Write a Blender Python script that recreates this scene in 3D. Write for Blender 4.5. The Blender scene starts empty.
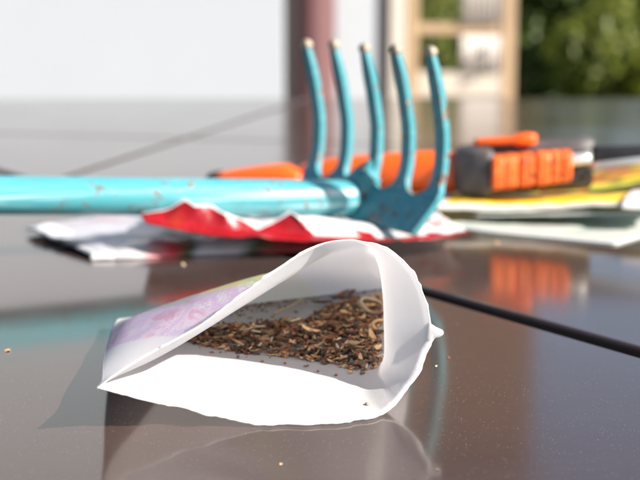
import bpy, bmesh, math, random
from mathutils import Vector, Matrix, noise
from mathutils.bvhtree import BVHTree
R = math.radians
rnd = random.Random(7)
S = bpy.context.scene
C = bpy.context.collection
TT = 0.72            # table top height
F = 1333.0           # focal length in photo pixels (640 wide)
CH = 0.111           # camera above the table top
P = math.atan(240 / F)

# ------------------------------------------------------------------ helpers
def pt(x, y, Y):
    """world point seen at photo pixel x,y at a depth of Y metres"""
    rx, ry = (x - 320) / F, (240 - y) / F
    dy = math.cos(P) + ry * math.sin(P)
    dz = -math.sin(P) + ry * math.cos(P)
    t = Y / dy
    return Vector((rx * t, Y, TT + CH + dz * t))

def gp(x, y, z=0.0):
    """point at photo pixel x,y on the level z above the table top"""
    rx, ry = (x - 320) / F, (240 - y) / F
    dy = math.cos(P) + ry * math.sin(P)
    dz = -math.sin(P) + ry * math.cos(P)
    t = (z - CH) / dz
    return Vector((rx * t, dy * t, TT + z))

def link(name, bm, mats, parent=None, smooth=True, recalc=True):
    if recalc:
        bmesh.ops.recalc_face_normals(bm, faces=bm.faces)
    me = bpy.data.meshes.new(name)
    bm.to_mesh(me); bm.free()
    if not isinstance(mats, (list, tuple)): mats = [mats]
    for m in mats: me.materials.append(m)
    if smooth:
        for p in me.polygons: p.use_smooth = True
    o = bpy.data.objects.new(name, me); C.objects.link(o)
    if parent: o.parent = parent; o.matrix_parent_inverse = Matrix.Translation(-parent.location)
    return o

def tag(o, label=None, cat=None, group=None, kind=None):
    if label: o['label'] = label
    if cat: o['category'] = cat
    if group: o['group'] = group
    if kind: o['kind'] = kind
    return o

def thing(name, loc, label, cat, group=None):
    o = bpy.data.objects.new(name, None); C.objects.link(o)
    o.empty_display_size = 0.02
    o.location = loc
    return tag(o, label, cat, group)

def bevel(o, w, seg=2, ang=35, hard=False):
    m = o.modifiers.new('bevel', 'BEVEL'); m.width = w; m.segments = seg
    m.limit_method = 'ANGLE'; m.angle_limit = R(ang)
    if hard: m.harden_normals = True
    return o

def add_box(bm, c, s, rot=None, mi=0):
    r = bmesh.ops.create_cube(bm, size=1)
    M = Matrix.Translation(Vector(c)) @ (rot.to_4x4() if rot else Matrix.Identity(4)) @ Matrix.Diagonal((s[0], s[1], s[2], 1))
    bmesh.ops.transform(bm, matrix=M, verts=r['verts'])
    for v in r['verts']:
        for f in v.link_faces: f.material_index = mi

def add_loft(bm, rings, cap=True, closed=True, mi=0):
    vs = [[bm.verts.new(p) for p in ring] for ring in rings]
    n = len(rings[0])
    fs = []
    for a, b in zip(vs[:-1], vs[1:]):
        for i in range(n if closed else n - 1):
            j = (i + 1) % n
            try: fs.append(bm.faces.new((a[i], a[j], b[j], b[i])))
            except ValueError: pass
    if cap and closed:
        fs.append(bm.faces.new(vs[0][::-1])); fs.append(bm.faces.new(vs[-1]))
    for f in fs: f.material_index = mi
    return vs

def add_tube(bm, pts, rad, n=16, cap=True, flat=1.0, mi=0):
    pts = [Vector(p) for p in pts]
    if not isinstance(rad, (list, tuple)): rad = [rad] * len(pts)
    rings = []
    up = Vector((0, 0, 1))
    for i, p in enumerate(pts):
        t = (pts[min(i + 1, len(pts) - 1)] - pts[max(i - 1, 0)]).normalized()
        a = t.cross(up)
        if a.length < 1e-3: a = t.cross(Vector((1, 0, 0)))
        a.normalize(); b = a.cross(t).normalized()
        rings.append([p + a * math.cos(2 * math.pi * k / n) * rad[i] + b * math.sin(2 * math.pi * k / n) * rad[i] * flat for k in range(n)])
    add_loft(bm, rings, cap, mi=mi)

def resample(pl, n, sharp=False):
    pl = [Vector(p) for p in pl]
    # catmull-rom smoothing followed by arc-length resampling
    dense = []
    for i in range(len(pl) - 1):
        p0 = pl[max(i - 1, 0)]; p1 = pl[i]; p2 = pl[i + 1]; p3 = pl[min(i + 2, len(pl) - 1)]
        for k in range(10):
            t = k / 10
            if sharp: dense.append(p1.lerp(p2, t)); continue
            dense.append(0.5 * ((2 * p1) + (p2 - p0) * t + (2 * p0 - 5 * p1 + 4 * p2 - p3) * t * t + (3 * p1 - p0 - 3 * p2 + p3) * t ** 3))
    dense.append(pl[-1])
    L = [0]
    for a, b in zip(dense[:-1], dense[1:]): L.append(L[-1] + (b - a).length)
    out = []; j = 0
    for k in range(n):
        d = L[-1] * k / (n - 1)
        while j < len(L) - 2 and L[j + 1] < d: j += 1
        seg = L[j + 1] - L[j]
        out.append(dense[j].lerp(dense[j + 1], (d - L[j]) / seg if seg > 1e-12 else 0))
    return out

# ------------------------------------------------------------------ materials
class NT:
    def __init__(s, name):
        s.m = bpy.data.materials.new(name); s.m.use_nodes = True
        s.t = s.m.node_tree; s.n = s.t.nodes; s.l = s.t.links
        s.bsdf = s.n['Principled BSDF']; s.out = s.n['Material Output']
    def new(s, typ, **kw):
        n = s.n.new(typ)
        for k, v in kw.items(): setattr(n, k, v)
        return n
    def link(s, a, b): s.l.new(a, b)
    def setv(s, sock, v):
        if isinstance(v, bpy.types.NodeSocket): s.link(v, sock)
        elif isinstance(v, (tuple, list)) and len(v) == 3 and sock.type == 'RGBA': sock.default_value = (*v, 1)
        else: sock.default_value = v
    def coord(s, kind='Object', scale=(1, 1, 1), rot=(0, 0, 0)):
        c = s.new('ShaderNodeTexCoord'); mp = s.new('ShaderNodeMapping')
        mp.inputs['Scale'].default_value = scale; mp.inputs['Rotation'].default_value = rot
        s.link(c.outputs[kind], mp.inputs['Vector']); return mp.outputs['Vector']
    def noise(s, vec, scale, detail=4, rough=.55, dist=0):
        n = s.new('ShaderNodeTexNoise'); n.inputs['Scale'].default_value = scale
        n.inputs['Detail'].default_value = detail; n.inputs['Roughness'].default_value = rough
        n.inputs['Distortion'].default_value = dist
        s.link(vec, n.inputs['Vector']); return n.outputs['Fac']
    def voro(s, vec, scale, feature='F1', out='Distance'):
        n = s.new('ShaderNodeTexVoronoi', feature=feature); n.inputs['Scale'].default_value = scale
        s.link(vec, n.inputs['Vector']); return n.outputs[out]
    def ramp(s, fac, stops, interp='LINEAR'):
        n = s.new('ShaderNodeValToRGB'); cr = n.color_ramp; cr.interpolation = interp
        while len(cr.elements) < len(stops): cr.elements.new(0.5)
        for e, (p, c) in zip(cr.elements, stops):
            e.position = p; e.color = (*c, 1) if len(c) == 3 else c
        s.link(fac, n.inputs['Fac']); return n.outputs['Color']
    def mask(s, fac, a, b):
        n = s.new('ShaderNodeMapRange'); n.inputs['From Min'].default_value = a; n.inputs['From Max'].default_value = b
        n.clamp = True; s.link(fac, n.inputs['Value']); return n.outputs['Result']
    def mix(s, fac, a, b):
        n = s.new('ShaderNodeMix', data_type='RGBA'); s.setv(n.inputs[0], fac)
        s.setv(n.inputs[6], a); s.setv(n.inputs[7], b); return n.outputs[2]
    def math(s, op, a, b=0.0):
        n = s.new('ShaderNodeMath', operation=op); s.setv(n.inputs[0], a); s.setv(n.inputs[1], b); return n.outputs[0]
    def xyz(s, vec):
        n = s.new('ShaderNodeSeparateXYZ'); s.link(vec, n.inputs[0]); return n.outputs
    def bump(s, h, strength=.3, dist=.001):
        n = s.new('ShaderNodeBump'); n.inputs['Strength'].default_value = strength; n.inputs['Distance'].default_value = dist
        s.link(h, n.inputs['Height']); s.link(n.outputs['Normal'], s.bsdf.inputs['Normal'])
    def base(s, col=None, rough=None, spec=None, metal=None, coat=None):
        b = s.bsdf.inputs
        if col is not None: s.setv(b['Base Color'], col)
        if rough is not None: s.setv(b['Roughness'], rough)
        if spec is not None: b['Specular IOR Level'].default_value = spec
        if metal is not None: b['Metallic'].default_value = metal
        if coat is not None: b['Coat Weight'].default_value = coat; b['Coat Roughness'].default_value = .08
        return s
    def paper(s, col, trans=.3, tcol=None, gloss=None):
        """thin paper: part of the light goes through"""
        tr = s.new('ShaderNodeBsdfTranslucent'); s.setv(tr.inputs['Color'], tcol if tcol is not None else col)
        ms = s.new('ShaderNodeMixShader'); ms.inputs[0].default_value = trans
        s.link(s.bsdf.outputs[0], ms.inputs[1]); s.link(tr.outputs[0], ms.inputs[2]); s.link(ms.outputs[0], s.out.inputs[0])
        return s

def plain(name, col, rough=.5, var=.25, scale=60, **kw):
    m = NT(name); v = m.coord()
    f = m.noise(v, scale)
    c = m.mix(f, tuple(x * (1 - var) for x in col), tuple(min(1, x * (1 + var)) for x in col))
    m.base(c, rough, **kw); m.bump(m.noise(v, scale * 4), .12, .002)
    return m.m

def mat_table():
    m = NT('table_lacquer'); v = m.coord('Object')
    vs = m.coord('Object', (1, 14, 1), (0, 0, R(-33)))
    a = m.noise(v, 5, 3); b = m.noise(vs, 60, 4)
    c = m.mix(a, (.046, .027, .021), (.056, .033, .026))
    c = m.mix(m.mask(b, .35, .75), c, (.062, .038, .030))
    sp = m.mask(m.voro(v, 1000), .13, .08)
    sp2 = m.mask(m.noise(v, 300, 2), .38, .55)
    c = m.mix(m.math('MULTIPLY', sp, sp2), c, (.30, .24, .20))
    sm = m.noise(v, 9, 5, .6)
    m.base(c, m.math('ADD', m.math('MULTIPLY', m.mask(sm, .3, .72), .10), .080), .5)
    m.bsdf.inputs['IOR'].default_value = 1.5
    m.bsdf.inputs['Coat Weight'].default_value = .35; m.bsdf.inputs['Coat Roughness'].default_value = .09
    m.bump(m.noise(v, 18, 2), .012, .002)
    return m.m

def mat_teal(rust=.5, name='teal_paint', dark=False):
    m = NT(name); v = m.coord('Object')
    vr = m.coord('Object', (1, 1, 1), (0, 0, R(-17.5)))
    mp_ = m.new('ShaderNodeMapping'); mp_.inputs['Scale'].default_value = (.06, 4, 4); m.link(vr, mp_.inputs['Vector']); vs = mp_.outputs[0]
    base = m.mix(m.noise(v, 70, 3), *(((.030, .205, .245), (.055, .255, .29)) if dark else ((.060, .29, .33), (.085, .34, .38))))
    base = m.mix(m.math('MULTIPLY', m.mask(m.noise(vs, 60, 4, .6), .54, .66), .12 if dark else .8), base, (.46, .64, .66))  # long pale highlights painted into the colour as streaks along the handle
    n1 = m.noise(v, 120 if dark else 190, 7, .66, .3); n2 = m.noise(v, 38, 3)
    rm = m.math('MULTIPLY', m.mask(n1, .60 - .05 * rust, .66 - .05 * rust), m.math('MAXIMUM', m.mask(n2, .52 - .16 * rust, .60 - .1 * rust), m.mask(m.xyz(v)[2], .060, .11) if dark else 0.0))
    rc = m.ramp(m.noise(v, 420, 3), [(.3, (.05, .025, .018)), (.5, (.16, .075, .042)), (.62, (.30, .18, .11)), (.78, (.46, .40, .33))])
    c = m.mix(rm, base, rc)
    m.base(c, m.mix(rm, (.48, .48, .48) if dark else (.30, .30, .30), (.8, .8, .8)), .5, coat=.6)
    m.bsdf.inputs['Coat Roughness'].default_value = .28
    if dark: m.bsdf.inputs['Coat Weight'].default_value = .12
    m.bump(m.math('ADD', n1, m.noise(v, 500, 3)), .05 if dark else .12, .0006)
    return m.m

M = {}
M['table'] = mat_table()
M['table_dark'] = plain('table_frame_metal', (.012, .011, .011), .45)
M['gap'] = plain('dark_panel_edge', (.022, .015, .012), .6)
M['teal'] = mat_teal(.55, 'teal_paint')
M['teal_fork'] = mat_teal(1.0, 'chipped_teal_paint', True)
M['bare_tip'] = plain('bare_worn_metal', (.34, .27, .20), .55, .35, 300)
M['orange'] = plain('orange_plastic', (.80, .115, .010), .36, .12, 120)
m = NT('worn_orange_rubber'); v = m.coord('Object')
c = m.mix(m.noise(v, 120, 3), (.78, .11, .01), (.90, .16, .02))
c = m.mix(m.mask(m.noise(v, 260, 5, .65), .55, .68), c, (.90, .38, .14))
c = m.mix(m.mask(m.noise(v, 170, 4), .60, .68), c, (.22, .05, .015))
m.base(c, .5); m.bump(m.noise(v, 400, 3), .3, .001); M['orange_worn'] = m.m
M['black'] = plain('black_plastic', (.025, .024, .026), .42, .5, 150)
M['blackworn'] = plain('worn_black_plastic', (.085, .072, .068), .55, .85, 110)
M['steel'] = plain('steel', (.72, .71, .69), .32, .1, 90, metal=.6)

# the hero packet: outer print and inner paper, both driven by the packet's own UVs
def uvsep(m):
    c = m.new('ShaderNodeTexCoord'); return m.xyz(c.outputs['UV']), c.outputs['UV']

def mat_packet_inside():
    m = NT('packet_paper_inside'); v = m.coord('Object')
    c = m.mix(m.noise(v, 40, 3), (.84, .825, .815), (.87, .855, .845))
    rg = m.math('ABSOLUTE', m.math('SUBTRACT', m.noise(v, 38, 1, .5, .6), .5))
    rg = m.mask(rg, 0, .03)
    m.base(c, .62, .3); m.bump(m.math('ADD', m.math('ADD', m.noise(v, 60, 3), m.math('MULTIPLY', rg, .10)), m.math('MULTIPLY', m.noise(v, 900, 2), .15)), .3, .0012)
    m.paper((.88, .86, .85), .48, (.88, .855, .84)); return m.m

def mat_packet_outside():
    m = NT('packet_print_outside'); (u, w, _), uv = uvsep(m); v = m.coord('Object')
    mp = m.new('ShaderNodeMapping'); mp.inputs['Scale'].default_value = (9, 4, 1); mp.inputs['Rotation'].default_value = (0, 0, R(20))
    m.link(uv, mp.inputs['Vector'])
    n = m.noise(mp.outputs[0], 1.6, 6, .6, 1.2)
    pink = m.ramp(n, [(.30, (.62, .08, .45)), (.40, (.82, .36, .70)), (.47, (.56, .42, .82)), (.53, (.92, .70, .86)), (.60, (.78, .16, .50)), (.70, (.60, .02, .28))])
    # ridge coordinate: 1 at the packet's fold line
    rr = m.math('ADD', m.math('DIVIDE', u, .57), w)
    green = m.ramp(m.noise(mp.outputs[0], 3, 4), [(.35, (.38, .55, .02)), (.5, (.85, .78, .03)), (.65, (.92, .45, .01))])
    wv = m.new('ShaderNodeTexWave'); wv.inputs['Scale'].default_value = 3.4; wv.inputs['Distortion'].default_value = 1.2
    wv.inputs['Detail'].default_value = 2
    mp2 = m.new('ShaderNodeMapping'); mp2.inputs['Rotation'].default_value = (0, 0, R(38)); m.link(uv, mp2.inputs['Vector'])
    mp2.inputs['Scale'].default_value = (3, 3, 3)
    m.link(mp2.outputs[0], wv.inputs['Vector'])
    grey = m.ramp(wv.outputs['Fac'], [(.25, (.02, .02, .025)), (.5, (.22, .22, .26)), (.7, (.80, .78, .82))])
    band = m.mix(m.mask(u, .24, .25), grey, green)
    fine = m.noise(mp.outputs[0], 9, 5, .7, 2.5)
    pink = m.mix(m.math('MULTIPLY', m.mask(fine, .56, .62), .55), pink, (.55, .10, .42))
    pink = m.mix(m.math('MULTIPLY', m.mask(fine, .44, .39), .5), pink, (.92, .86, .95))
    c = m.mix(m.mask(m.math('ADD', rr, m.math('MULTIPLY', m.mask(u, .26, .22), .09)), .885, .90), pink, band)
    c = m.mix(m.math('MULTIPLY', m.mask(rr, 1.06, 1.09), m.mask(u, .45, .46)), c, (.84, .83, .84))
    # a line of white lettering too small to read
    mp3 = m.new('ShaderNodeMapping'); mp3.inputs['Scale'].default_value = (95, 60, 1); mp3.inputs['Rotation'].default_value = (0, 0, R(0)); m.link(uv, mp3.inputs['Vector'])
    lt = m.mask(m.voro(mp3.outputs[0], 1.0), .42, .34)
    lm = m.math('MULTIPLY', m.mask(w, .215, .22), m.mask(w, .285, .28))
    lm = m.math('MULTIPLY', lm, m.math('MULTIPLY', m.mask(u, .25, .26), m.mask(u, .62, .61)))
    c = m.mix(m.math('MULTIPLY', lt, lm), c, (.88, .86, .9))
    ne = m.math('MULTIPLY', m.math('SUBTRACT', m.noise(v, 120, 2), .5), .02)
    mg = m.math('MAXIMUM', m.math('MULTIPLY', m.math('SUBTRACT', 1.0, m.math('DIVIDE', u, .30)), .42), .05)
    edge = m.mask(m.math('SUBTRACT', m.math('ADD', w, ne), mg), .0, .012)
    c = m.mix(edge, (.84, .83, .85), c)
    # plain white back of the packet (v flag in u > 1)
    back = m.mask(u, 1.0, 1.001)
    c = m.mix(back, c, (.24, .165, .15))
    m.base(c, .38, .5); m.bump(m.noise(v, 70, 4), .2, .001)
    m.paper(c, .68, m.mix(.93, c, (.80, .79, .80))); return m.m
M['pin'] = mat_packet_inside(); M['pout'] = mat_packet_outside()

def mat_print(name, stops, scale, edge=None, seed=0, rough=.35, trans=.12, stretch=(1, 1, 1), dist=.8, mode='noise'):
    m = NT(name); (u, w, _), uv = uvsep(m)
    mp = m.new('ShaderNodeMapping'); mp.inputs['Location'].default_value = (seed, seed * .7, 0); mp.inputs['Scale'].default_value = stretch
    m.link(uv, mp.inputs['Vector'])
    if mode == 'voro':
        cc = m.voro(mp.outputs[0], scale, out='Color'); s = m.xyz(cc)[0]
        c = m.ramp(s, stops, 'CONSTANT')
        c = m.mix(m.mask(m.voro(mp.outputs[0], scale), .62, .95), c, (.10, .20, .02))
    else:
        c = m.ramp(m.noise(mp.outputs[0], scale, 5, .6, dist), stops)
    if edge:
        ecol, ew = edge
        d = m.math('MINIMUM', m.math('MINIMUM', u, m.math('SUBTRACT', 1.0, u)), m.math('MINIMUM', w, m.math('SUBTRACT', 1.0, w)))
        c = m.mix(m.mask(d, ew, ew * 1.15), ecol, c)
    m.base(c, rough, .5); m.bump(m.noise(m.coord('Object'), 90, 3), .25, .001)
    m.paper(c, trans, c); return m.m
M['mint'] = mat_print('mint_print', [(.30, (.62, .61, .55)), (.50, (.64, .63, .57)), (.60, (.48, .58, .50)), (.66, (.60, .58, .50)), (.75, (.55, .56, .22))], 3, ((.62, .62, .60), .03), 2)
M['yellow'] = mat_print('yellow_print', [(.30, (.88, .48, .03)), (.48, (.92, .66, .04)), (.62, (.88, .54, .03)), (.75, (.80, .28, .03))], 4, ((.60, .58, .52), .07), 4)
M['green'] = mat_print('green_print', [(.35, (.03, .10, .03)), (.5, (.07, .20, .05)), (.6, (.25, .40, .08)), (.75, (.60, .62, .50))], 4, ((.50, .53, .48), .05), 6)
M['veg'] = mat_print('vegetable_print', [(0, (.75, .05, .02)), (.25, (.88, .62, .03)), (.45, (.82, .25, .03)), (.66, (.10, .36, .06)), (.8, (.86, .66, .05))], 4, None, 1, mode='voro', stretch=(1.3, 2, 1))
M['greyp'] = mat_print('grey_print', [(.30, (.42, .41, .46)), (.5, (.52, .52, .57)), (.6, (.50, .48, .52)), (.72, (.40, .30, .32))], 2.2, ((.80, .78, .76), .018), 3, rough=.28)
M['lime'] = mat_print('lime_print', [(.35, (.55, .60, .04)), (.6, (.72, .66, .05)), (.75, (.35, .50, .08))], 4, ((.8, .8, .7), .03), 5)
M['white_paper'] = NT('white_paper').base((.58, .57, .56), .6).m
m = NT('white_torn_paper'); v = m.coord('Object')
c = m.mix(m.mask(m.noise(v, 45, 3), .56, .62), (.78, .75, .74), (.62, .10, .09))
m.base(c, .55); m.bump(m.noise(v, 120, 3), .5, .002); m.paper(c, .2); M['torn'] = m.m
m = NT('red_print'); v = m.coord('Object')
c = m.ramp(m.noise(v, 38, 3), [(.35, (.28, .004, .008)), (.58, (.36, .008, .012)), (.70, (.48, .04, .02)), (.78, (.60, .30, .04))])
m.base(c, .3); m.bump(m.noise(v, 130, 4), .5, .002); m.paper(c, .15); M['red'] = m.m
m = NT('front_edge_print'); v = m.coord('Object')
c = m.ramp(m.xyz(v)[0], [(0, (.7, .7, .7)), (.1, (.7, .7, .7))])
m = NT('edge_print'); (u, w, _), uv = uvsep(m); v = m.coord('Object')
uu = m.math('ADD', u, m.math('MULTIPLY', m.math('SUBTRACT', m.noise(v, 60, 3), .5), .10))
c = m.ramp(uu, [(0, (.30, .26, .27)), (.20, (.50, .49, .49)), (.34, (.55, .05, .06)), (.42, (.05, .08, .03)), (.47, (.52, .50, .57)), (.62, (.58, .56, .62)), (.70, (.09, .12, .07)), (.80, (.4, .06, .06))])
m.base(c, .25); M['edgep'] = m.m

# ------------------------------------------------------------------ world, sun, camera
SUN = Vector((0.87, -0.49, 0)).normalized()
EL = R(35)
w = bpy.data.worlds.new('World'); S.world = w; w.use_nodes = True
nt = w.node_tree
sky = nt.nodes.new('ShaderNodeTexSky'); sky.sky_type = 'NISHITA'; sky.sun_disc = False
sky.sun_elevation = EL; sky.sun_rotation = math.atan2(SUN.x, SUN.y)
sky.dust_density = 1.6
bg = nt.nodes['Background']; bg.inputs['Strength'].default_value = .08
nt.links.new(sky.outputs[0], bg.inputs[0])
sl = bpy.data.lights.new('sun', 'SUN'); sl.energy = 5.0; sl.angle = R(.53); sl.color = (1, .95, .88)
so = bpy.data.objects.new('sun', sl); C.objects.link(so)
sd = Vector((SUN.x * math.cos(EL), SUN.y * math.cos(EL), math.sin(EL)))
so.rotation_euler = sd.to_track_quat('Z', 'Y').to_euler(); so.location = (3, -1, 4)

cam = bpy.data.cameras.new('camera'); co = bpy.data.objects.new('camera', cam); C.objects.link(co)
co.location = (0, 0, TT + CH); co.rotation_euler = (math.pi / 2 - P, 0, 0)
cam.sensor_width = 36; cam.lens = F / 640 * 36; cam.clip_start = .01; cam.clip_end = 600
cam.dof.use_dof = True; cam.dof.focus_distance = .372; cam.dof.aperture_fstop = 15
S.camera = co
S.view_settings.view_transform = 'Standard'; S.view_settings.look = 'None'
S.view_settings.gamma = 1; S.view_settings.use_curve_mapping = False
S.view_settings.exposure = 1.06
S.cycles.max_bounces = 10

# ------------------------------------------------------------------ ground
bm = bmesh.new(); bmesh.ops.create_grid(bm, x_segments=2, y_segments=2, size=150)
m = NT('grass_lawn'); v = m.coord('Object')
m.base(m.ramp(m.noise(v, 3, 6), [(.3, (.035, .06, .015)), (.6, (.07, .11, .03)), (.8, (.11, .12, .05))]), .8); m.bump(m.noise(v, 60, 4), .6, .03)
tag(link('lawn', bm, m.m, smooth=False), kind='structure')
bm = bmesh.new(); bmesh.ops.create_grid(bm, x_segments=1, y_segments=1, size=1)
bmesh.ops.transform(bm, matrix=Matrix.Translation((-.5, 1.6, .004)) @ Matrix.Diagonal((4.2, 4.2, 1, 1)), verts=bm.verts)
m = NT('stone_paving'); v = m.coord('Object')
br = m.new('ShaderNodeTexBrick'); br.inputs['Scale'].default_value = 1.2; br.inputs['Color1'].default_value = (.30, .27, .24, 1); br.inputs['Color2'].default_value = (.36, .32, .28, 1); br.inputs['Mortar'].default_value = (.14, .13, .12, 1); br.inputs['Mortar Size'].default_value = .012
m.link(v, br.inputs['Vector']); m.base(m.mix(m.mask(m.noise(v, 8, 5), .3, .8), br.outputs['Color'], (.25, .23, .20)), .75)
tag(link('patio', bm, m.m, smooth=False), kind='structure')

# ------------------------------------------------------------------ table
def clip(poly, p, n, off):
    """keep the side where (q-p).n > off"""
    out = []
    for i in range(len(poly)):
        a, b = poly[i], poly[(i + 1) % len(poly)]
        da, db = (a - p).dot(n) - off, (b - p).dot(n) - off
        if da > 0: out.append(a)
        if (da > 0) != (db > 0): out.append(a.lerp(b, da / (da - db)))
    return out

def v2(v): return Vector((v.x, v.y))
rect = [Vector((-.95, .12)), Vector((.95, .12)), Vector((.95, 1.535)), Vector((-.95, 1.535))]
GA0, GA1 = v2(gp(420, 290)), v2(gp(640, 352))
def nrm(a, b):
    d = (b - a).normalized(); return Vector((-d.y, d.x))
nA = nrm(GA0, GA1)
if nA.y < 0: nA = -nA
L20, L21 = v2(gp(75, 174)), v2(gp(280, 108)); n2 = nrm(L20, L21)
if n2.x < 0: n2 = -n2
L30, L31 = v2(gp(0, 133)), v2(gp(280, 141)); n3 = nrm(L30, L31)
if n3.y < 0: n3 = -n3
gap = .0046
near = clip(rect, GA0, -nA, gap)
far = clip(rect, GA0, nA, gap)
fl = clip(far, L20, -n2, .0022); fr = clip(far, L20, n2, .0022)
panels = [near]
for q in (fl, fr):
    panels += [clip(q, L30, -n3, .0022), clip(q, L30, n3, .0022)]
tab = thing('garden_table', (0, .83, 0), 'large glossy dark brown garden table with jointed top, under everything else', 'table')
def inset(poly, d):
    n = len(poly); out = []
    cen = sum(poly, Vector((0, 0))) / n
    for i in range(n):
        a, b, c = poly[i - 1], poly[i], poly[(i + 1) % n]
        n1 = nrm(a, b); n1 = n1 if (cen - b).dot(n1) > 0 else -n1
        n_2 = nrm(b, c); n_2 = n_2 if (cen - b).dot(n_2) > 0 else -n_2
        k = 1 + n1.dot(n_2)
        out.append(b + (n1 + n_2) * (d / max(k, .3)))
    return out
for q in panels:
    if len(q) < 3: continue
    bm = bmesh.new()
    th, r = .022, .0014
    rings = [[(p.x, p.y, TT - th) for p in q], [(p.x, p.y, TT - r) for p in q]]
    for k in range(1, 5):
        a = k / 4 * math.pi / 2
        rings.append([(p.x, p.y, TT - r + r * math.sin(a)) for p in inset(q, r * (1 - math.cos(a)))])
    add_loft(bm, rings)
    bm.normal_update()
    for f in bm.faces:
        if abs(f.normal.z) < .1: f.material_index = 1
    o = link('tabletop_panel', bm, [M['table'], M['gap']], tab, smooth=False)
bm = bmesh.new()
add_box(bm, (0, .83, TT - .045), (1.78, 1.30, .022))
link('table_underframe', bm, M['table_dark'], tab, smooth=False)
for sx in (-1, 1):
    for sy in (-1, 1):
        bm = bmesh.new(); add_box(bm, (sx * .84, .83 + sy * .60, (TT - .056) / 2 + .004), (.06, .06, TT - .056))
        bevel(link('leg', bm, M['table_dark'], tab, smooth=False), .004)

# ------------------------------------------------------------------ open seed packet
sec = []
sec.append((
 [(97,388,.326),(130,397,.3315),(165,405,.334),(200,413,.336),(250,424,.337),(300,431,.338),(340,432,.339),(370,424,.343),(395,405,.350)],
 [(395,405,.350),(412,385,.354),(425,360,.357),(432,335,.360),(428,305,.362),(418,278,.363),(400,257,.364),(378,244,.365),(352,239,.365)],
 [(352,239,.365),(325,242,.364),(300,253,.362),(259,280,.358),(199,325,.351),(150,352,.341),(115,374,.331),(97,388,.326)]))
sec.append((
 [(101,381,.343),(150,385,.352),(200,392,.353),(250,397,.355),(300,400,.358),(340,398,.362),(365,391,.367),(380,376,.372)],
 [(380,376,.372),(385,360,.374),(385.5,330,.376),(384.5,300,.377),(381,270,.377),(375,252,.377),(368,243.5,.377)],
 [(368,243.5,.377),(330,251,.375),(290,276,.372),(240,307,.367),(195,335,.361),(150,360,.356),(101,381,.343)]))
sec.append((
 [(103,362,.371),(160,365,.380),(230,364,.386),(300,360,.392),(350,356,.396),(385,352,.398)],
 [(385,352,.398),(403,335,.400),(408,310,.405),(404,282,.408),(392,264,.41),(378,255,.41),(366,251,.405)],
 [(366,251,.405),(320,257,.402),(280,270,.399),(240,284,.396),(190,307,.390),(140,335,.383),(103,362,.371)]))
sec.append((
 [(109,338,.412),(220,332,.425),(310,324,.437),(385,313,.450)],
 [(385,313,.450),(401,305,.454),(405,293,.455),(400,280,.455),(388,273,.453),(370,270,.450)],
 [(370,270,.450),(320,271,.442),(270,277,.434),(220,288,.427),(170,303,.42),(130,319,.415),(109,338,.412)]))
sec.append((
 [(115,319,.44),(200,310,.452),(300,299,.468),(395,288,.486)],
 [(395,288,.486),(396,287.9,.4863),(397,287.8,.4866),(396.5,287.9,.4868),(396,288,.487)],
 [(396,288,.487),(300,299,.468),(200,310,.452),(115,319,.44)]))
NB, NR, NTP = 68, 44, 80
secp = []
for a, b, c in sec:
    ring = resample([pt(*p) for p in a], NB)[:-1] + resample([pt(*p) for p in b], NR)[:-1] + resample([pt(*p) for p in c], NTP)
    secp.append(ring)
NU = len(secp[0])
# length parameter of each section, then Catmull-Rom between sections
svals = [0, .08, .30, .65, 1.0]
def section_at(s):
    i = max(k for k in range(len(svals) - 1) if svals[k] <= s + 1e-9)
    t = (s - svals[i]) / (svals[i + 1] - svals[i])
    out = []
    for k in range(NU):
        p1, p2 = secp[i][k], secp[i + 1][k]
        d = svals[i + 1] - svals[i]
        m1 = (secp[i + 1][k] - secp[i - 1][k]) / (svals[i + 1] - svals[i - 1]) * d if i > 0 else (p2 - p1)
        m2 = (secp[i + 2][k] - secp[i][k]) / (svals[i + 2] - svals[i]) * d if i < len(svals) - 2 else (p2 - p1)
        h1 = 2 * t ** 3 - 3 * t * t + 1; h2 = t ** 3 - 2 * t * t + t; h3 = -2 * t ** 3 + 3 * t * t; h4 = t ** 3 - t * t
        out.append(p1 * h1 + m1 * h2 + p2 * h3 + m2 * h4)
    return out
ss = [0, .012, .03, .05, .065, .08, .10, .13, .17, .22, .27, .32, .38, .44, .5, .56, .62, .68, .74, .8, .86, .92, .97, 1]
bm = bmesh.new(); uvl = bm.loops.layers.uv.new('UVMap')
grid = []
for si, s in enumerate(ss):
    ring = section_at(s)
    row = []
    for k, p in enumerate(ring):
        q = p.copy()
        if si == 0:   # torn, frayed rim
            am = .25 + 1.5 * max(0, noise.noise(Vector((k * .11, 5.5, 2))) + .15)
            jit = (noise.noise(Vector((k * .77, 3.1, 0))) * .0012 + noise.noise(Vector((k * 1.9, 1.1, 0))) * .0011) * am + noise.noise(Vector((k * .19, 8.1, 0))) * .0014
            if k > NB - 4: jit *= 1.2
            dirv = (secp[0][k] - secp[1][k]); dirv = dirv.normalized() if dirv.length > 1e-5 else Vector((0, -1, 0))
            q += dirv * jit
        # gentle paper creasing
        q += Vector((0, 0, 1)) * noise.noise(Vector((p.x * 60, p.y * 45, 2 + p.z * 10))) * .0007 * min(1, s * 6) * (1 - s)
        q.z = max(q.z, TT + .0006)
        row.append(bm.verts.new(q))
    grid.append(row)
nb0, nr0 = NB - 1, NB - 1 + NR - 1
def uof(k):
    if k <= nb0: return 2.0 + k / nb0            # bottom sheet
    return 1 - (k - nb0) / (NU - 1 - nb0) * 1.0  # right side and top sheet, 1 -> 0 at the left corner
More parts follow.
